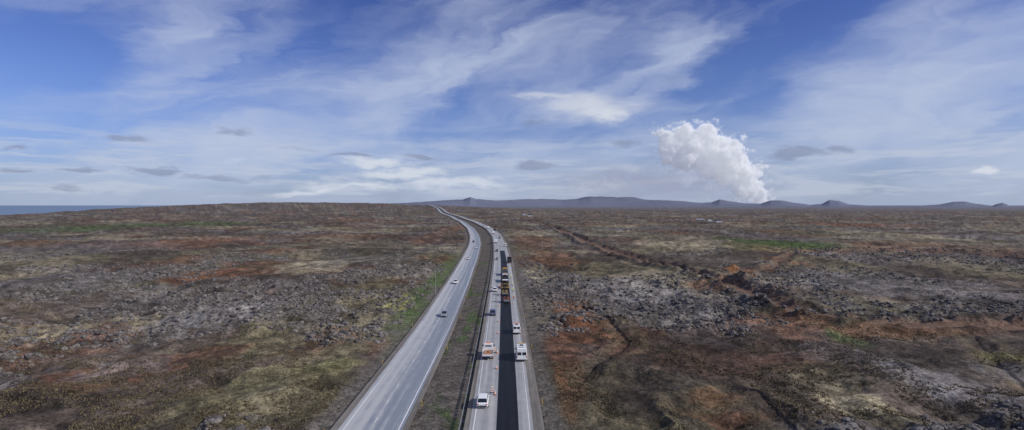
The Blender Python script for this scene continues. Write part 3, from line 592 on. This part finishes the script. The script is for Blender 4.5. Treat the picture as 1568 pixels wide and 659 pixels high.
def person(name,loc,rot,vest,arm=.3):
    J=[(0,0,.93),(0,.0,1.18),(0,.01,1.42),(0,.02,1.52),(0,.04,1.66),
       (-.10,0,.9),(-.12,.12,.5),(-.12,.05,.08),(-.12,.2,.05),(.10,0,.9),(.13,-.08,.5),(.14,-.18,.1),(.14,-.04,.05),
       (-.2,.0,1.4),(-.26,-.02,1.13),(-.25,arm*.5,.92),(-.245,arm*.62,.84),(.2,.0,1.4),(.26,-.02,1.13),(.25,arm*.7,.98),(.245,arm*.9,.92)]
    E=[(0,1),(1,2),(2,3),(3,4),(0,5),(5,6),(6,7),(7,8),(0,9),(9,10),(10,11),(11,12),(2,13),(13,14),(14,15),(15,16),(2,17),(17,18),(18,19),(19,20)]
    Rr=[.15,.14,.16,.065,.105,.1,.07,.05,.045,.1,.07,.05,.045,.075,.05,.038,.04,.075,.05,.038,.04]
    me=bpy.data.meshes.new(name); me.from_pydata(J,E,[]); o=bpy.data.objects.new(name,me); col.objects.link(o)
    m=o.modifiers.new('s','SKIN'); lay=me.skin_vertices[0].data if me.skin_vertices else None
    if lay is None: me.skin_vertices.new(); lay=me.skin_vertices[0].data
    for k,r in enumerate(Rr): lay[k].radius=(r,r*.8 if k in(0,1,2) else r)
    lay[0].use_root=True; sb=o.modifiers.new('u','SUBSURF'); sb.levels=1; sb.render_levels=1
    dg=bpy.context.evaluated_depsgraph_get(); e=o.evaluated_get(dg); nm=bpy.data.meshes.new_from_object(e); o.modifiers.clear(); o.data=nm
    vs=[tuple(v.co) for v in nm.vertices]; fs=[tuple(p.vertices) for p in nm.polygons]; b=MB()
    ms=[]
    for p in nm.polygons:
        z_=p.center.z; x_=abs(p.center.x); ms.append(SKIN if z_>1.5 or (x_>.19 and z_<.95 and z_>.78) else vest if z_>.9 else BLK if z_<.12 else NAVY)
    b.add(vs,fs,ms)
    b.cyl((0,.04,1.75),.125,.1,vest,'z',14,.07); b.box((0,.15,1.715),(.16,.1,.02),vest)
    b.box((0,.145,1.65),(.03,.04,.04),SKIN); b.box((0,.01,1.12),(.36,.31,.05),GALV)
    for sx,hx,hy,hz in ((-1,-.245,arm*.62,.80),(1,.245,arm*.9,.88)):
        for k in range(4): b.box((hx,hy-.03+.02*k,hz-.05),(.016,.016,.075-.008*abs(k-1.5)),SKIN,sh=.015)
        b.box((hx-sx*.03,hy+.03,hz-.01),(.016,.018,.05),SKIN)
    bpy.data.objects.remove(o); return b.obj(name,loc,rot,0)
def hd(fx,y): return math.atan(-float(fx(y+3)-fx(y-3))/6)
def onroad(fx,off,v_,z=.08):
    y=H*F/(v_-HZ); x_=float(fx(y))+off; return (x_,y,float(base_z(x_,y))+z+.0008*y),hd(fx,y)
def put(fn,name,fx,off,v_,*a,back=False,z=.08,**k):
    l,h=onroad(fx,off,v_,z); return fn(name,*a,loc=l,rot=h+(math.pi if back else 0),**k)
R_=XR;L_=XL
put(car,'white_car',R_,-3.3,620,WHITE,L=4.6,W=1.9,kind='suv',Ht=1.6)
put(truck,'flatbed_truck',R_,-3.3,547,WHITE,WHITE,L=6.4,W=2.3,kind='flat')
put(van,'camper_van',R_,3.9,549,WHITE,L=6.6,W=2.3,Ht=2.8,camper=True)
put(van,'white_van',R_,3.4,510,WHITE,L=5.3,W=2.0,Ht=2.1)
put(car,'blue_car',R_,-3.2,483,BLUE,L=4.5,kind='suv',Ht=1.65)
put(car,'white_car',R_,-3.2,447,WHITE,L=4.4,kind='suv',Ht=1.6)
put(roller,'road_roller',R_,1.0,464,ORA,z=.1); put(roller,'road_roller',R_,.5,453,YEL,z=.1)
put(paver,'asphalt_paver',R_,.8,442,z=.1)
put(truck,'dump_truck',R_,.8,432,WHITE,DARKP,L=9,W=2.5,kind='dump',cabh=2.9)
put(truck,'dump_truck',R_,.9,422,YEL,STEEL,L=9,W=2.5,kind='dump',cabh=2.9)
put(truck,'dump_truck',R_,4.0,403,DARKP,DARKP,L=9,W=2.5,kind='dump',cabh=3.0)
put(car,'silver_car',R_,-3.2,399,SILV,kind='sedan'); put(car,'dark_car',R_,-3.2,386,DARKP,kind='hatch'); put(van,'white_van',R_,4.2,378,WHITE)
put(truck,'box_truck',R_,-3.0,373,REDP,WHITE,L=9,W=2.5,kind='box',cabh=2.9); put(car,'dark_car',R_,1.5,366,DARKP); put(car,'white_car',R_,3.6,362,WHITE)
put(truck,'box_truck',R_,-2,359,WHITE,WHITE,L=9,W=2.5,kind='box',cabh=2.9); put(truck,'dump_truck',R_,2.5,355,DARKP,DARKP,L=9,W=2.5,kind='dump',cabh=2.9); put(truck,'box_truck',R_,-2,351,DARKP,WHITE,L=9,W=2.5,kind='box',cabh=2.9)
put(car,'silver_car',R_,-2.5,347,SILV); put(car,'white_car',R_,2,343,WHITE)
put(car,'silver_car',L_,-.2+1.4,485,SILV,L=4.6,back=True,kind='hatch'); put(car,'white_car',L_,-.9,435,WHITE,L=4.6,back=True,kind='sedan'); put(car,'white_car',L_,-.5,398,WHITE,back=True)
put(car,'white_car',L_,1.8,381,WHITE,back=True,kind='suv',Ht=1.65); put(car,'dark_car',L_,-1.5,372,DARKP,back=True); put(car,'white_car',L_,1.5,345,WHITE,back=True); put(car,'silver_car',L_,-1.5,338,SILV,back=True)
put(person,'road_worker',R_,3.7,449,vest=HIV); put(person,'road_worker',R_,3.6,440,vest=HIV); put(person,'road_worker',R_,-1.3,444,vest=HIO); put(person,'road_worker',R_,3.6,461,vest=HIO)
put(person,'road_worker',R_,3.4,428,vest=HIV)
def cone(name,loc,rot):
    b=MB(); b.box((0,0,.03),(.46,.46,.06),BLK); zs=[.06,.25,.42,.58,.75]; rs_=[.19,.145,.105,.07,.035]
    for k in range(4): b.cyl((0,0,(zs[k]+zs[k+1])/2),rs_[k],zs[k+1]-zs[k],HIO if k%2==0 else WHITE,'z',14,rs_[k+1])
    return b.obj(name,loc,rot,0)
for v_ in (606,566,542,512,494,470,455): put(cone,'traffic_cone',R_,-1.35,v_,z=.07)
def panel(name,loc,rot):
    b=MB(); b.box((0,0,.05),(.7,.35,.1),BLK)
    for k in range(5): b.box((0,0,.2+.2*k),(.3,.05,.2),HIO if k%2 else WHITE)
    b.cyl((0,0,1.25),.07,.1,YEL,'z',10); return b.obj(name,loc,rot,0)
for v_ in (603,541): put(panel,'barrier_panel',R_,-1.9,v_,z=.07)
def post(name,loc,rot):
    b=MB(); b.box((0,0,.42),(.13,.06,.84),YEL); b.box((0,0,.9),(.13,.06,.12),BLK); b.box((0,-.033,.9),(.08,.01,.08),WHITE); b.box((0,0,1.0),(.13,.06,.08),YEL); return b.obj(name,loc,rot,0)
for y_ in range(86,420,36):
    for fx,of in ((XL,-6.2),(XL,5.9),(XR,6.6)):
        x_=float(fx(y_+of))+of; post('delineator_post',(x_,y_+of,float(base_z(x_,y_))-.25),0)
def lamp(loc):
    b=MB(); b.cyl((0,0,.15),.3,.3,CONC,'z'); b.cyl((0,0,4.6),.1,9,GALV,'z',12,.055); b.cyl((.7,0,9.1),.045,1.5,GALV,'x',10); b.box((1.6,0,9.08),(.75,.26,.12),GALV); b.box((1.65,0,9.0),(.5,.2,.05),LAMP); b.obj('street_lamp',loc,0,.0)
X0,Y0=P(671,450); lamp((X0-1,Y0,-.2))
def sign(loc):
    b=MB(); 
    for sx in (-.8,.8): b.cyl((sx,0,1.4),.05,2.8,GALV,'z',8)
    b.box((0,-.08,2.4),(2.6,.06,1.5),BLUE); b.box((0,-.12,2.4),(2.4,.02,1.3),WHITE); b.box((0,-.14,2.4),(2.3,.02,1.2),BLUE); b.obj('road_sign',loc,0,0)
y_=640; sign((float(XR(y_))+9,y_,0)); 
b=MB(); ys=np.arange(60,700,4.)
for y_ in ys:
    x_=float(XR(y_))-6.3; b.box((x_,y_,.1),(.08,.1,1.1),GALV)
for z_ in (.42,.56,.68):
    yy=np.arange(40,720,8.)
    secs=[[(float(XR(k))-6.24+a,k,z_+c_) for a,c_ in ((-.025,-.03),(.025,-.03),(.025,.03),(-.025,.03))] for k in yy]; b.loft(secs,GALV)
b.obj('guard_rail',(0,0,0),0,0)
def house(name,u,v_,L,W,h,wall,roof,rot=0):
    x_,y_=P(u,v_); b=MB(); b.box((0,0,h/2-1),(L,W,h+2),wall); o=.3
    b.add([(-L/2-o,-W/2-o,h),(L/2+o,-W/2-o,h),(L/2+o,0,h+W*.3),(-L/2-o,0,h+W*.3),(L/2+o,W/2+o,h),(-L/2-o,W/2+o,h)],[(0,1,2,3),(3,2,4,5),(0,3,5),(1,4,2),(0,5,4,1)],roof)
    for k in np.arange(-L/2+1.5,L/2-1,2.6): b.box((k,-W/2-.03,h*.55),(1.2,.1,1.1),GLASS)
    b.box((L*.1+.2,-W/2-.05,1.05),(1.0,.12,2.1),DOOR); z_,_=terrain(np.array([x_]),np.array([y_])); b.obj(name,(x_,y_,float(z_[0])),rot,0)
house('farm_house',1100,340,12,7,3.0,WHITE,DARKP,.2); house('farm_shed',1072,338.5,16,8,2.8,CONC,GALV,-.1); house('farm_shed',1086,339.5,8,6,2.6,WHITE,GALV,.4); house('farm_house',812,331,14,8,3.5,WHITE,DARKP,.1); house('farm_shed',802,330,10,7,3,WHITE,GALV,0)
print('verts',len(gx),'rocks',n)
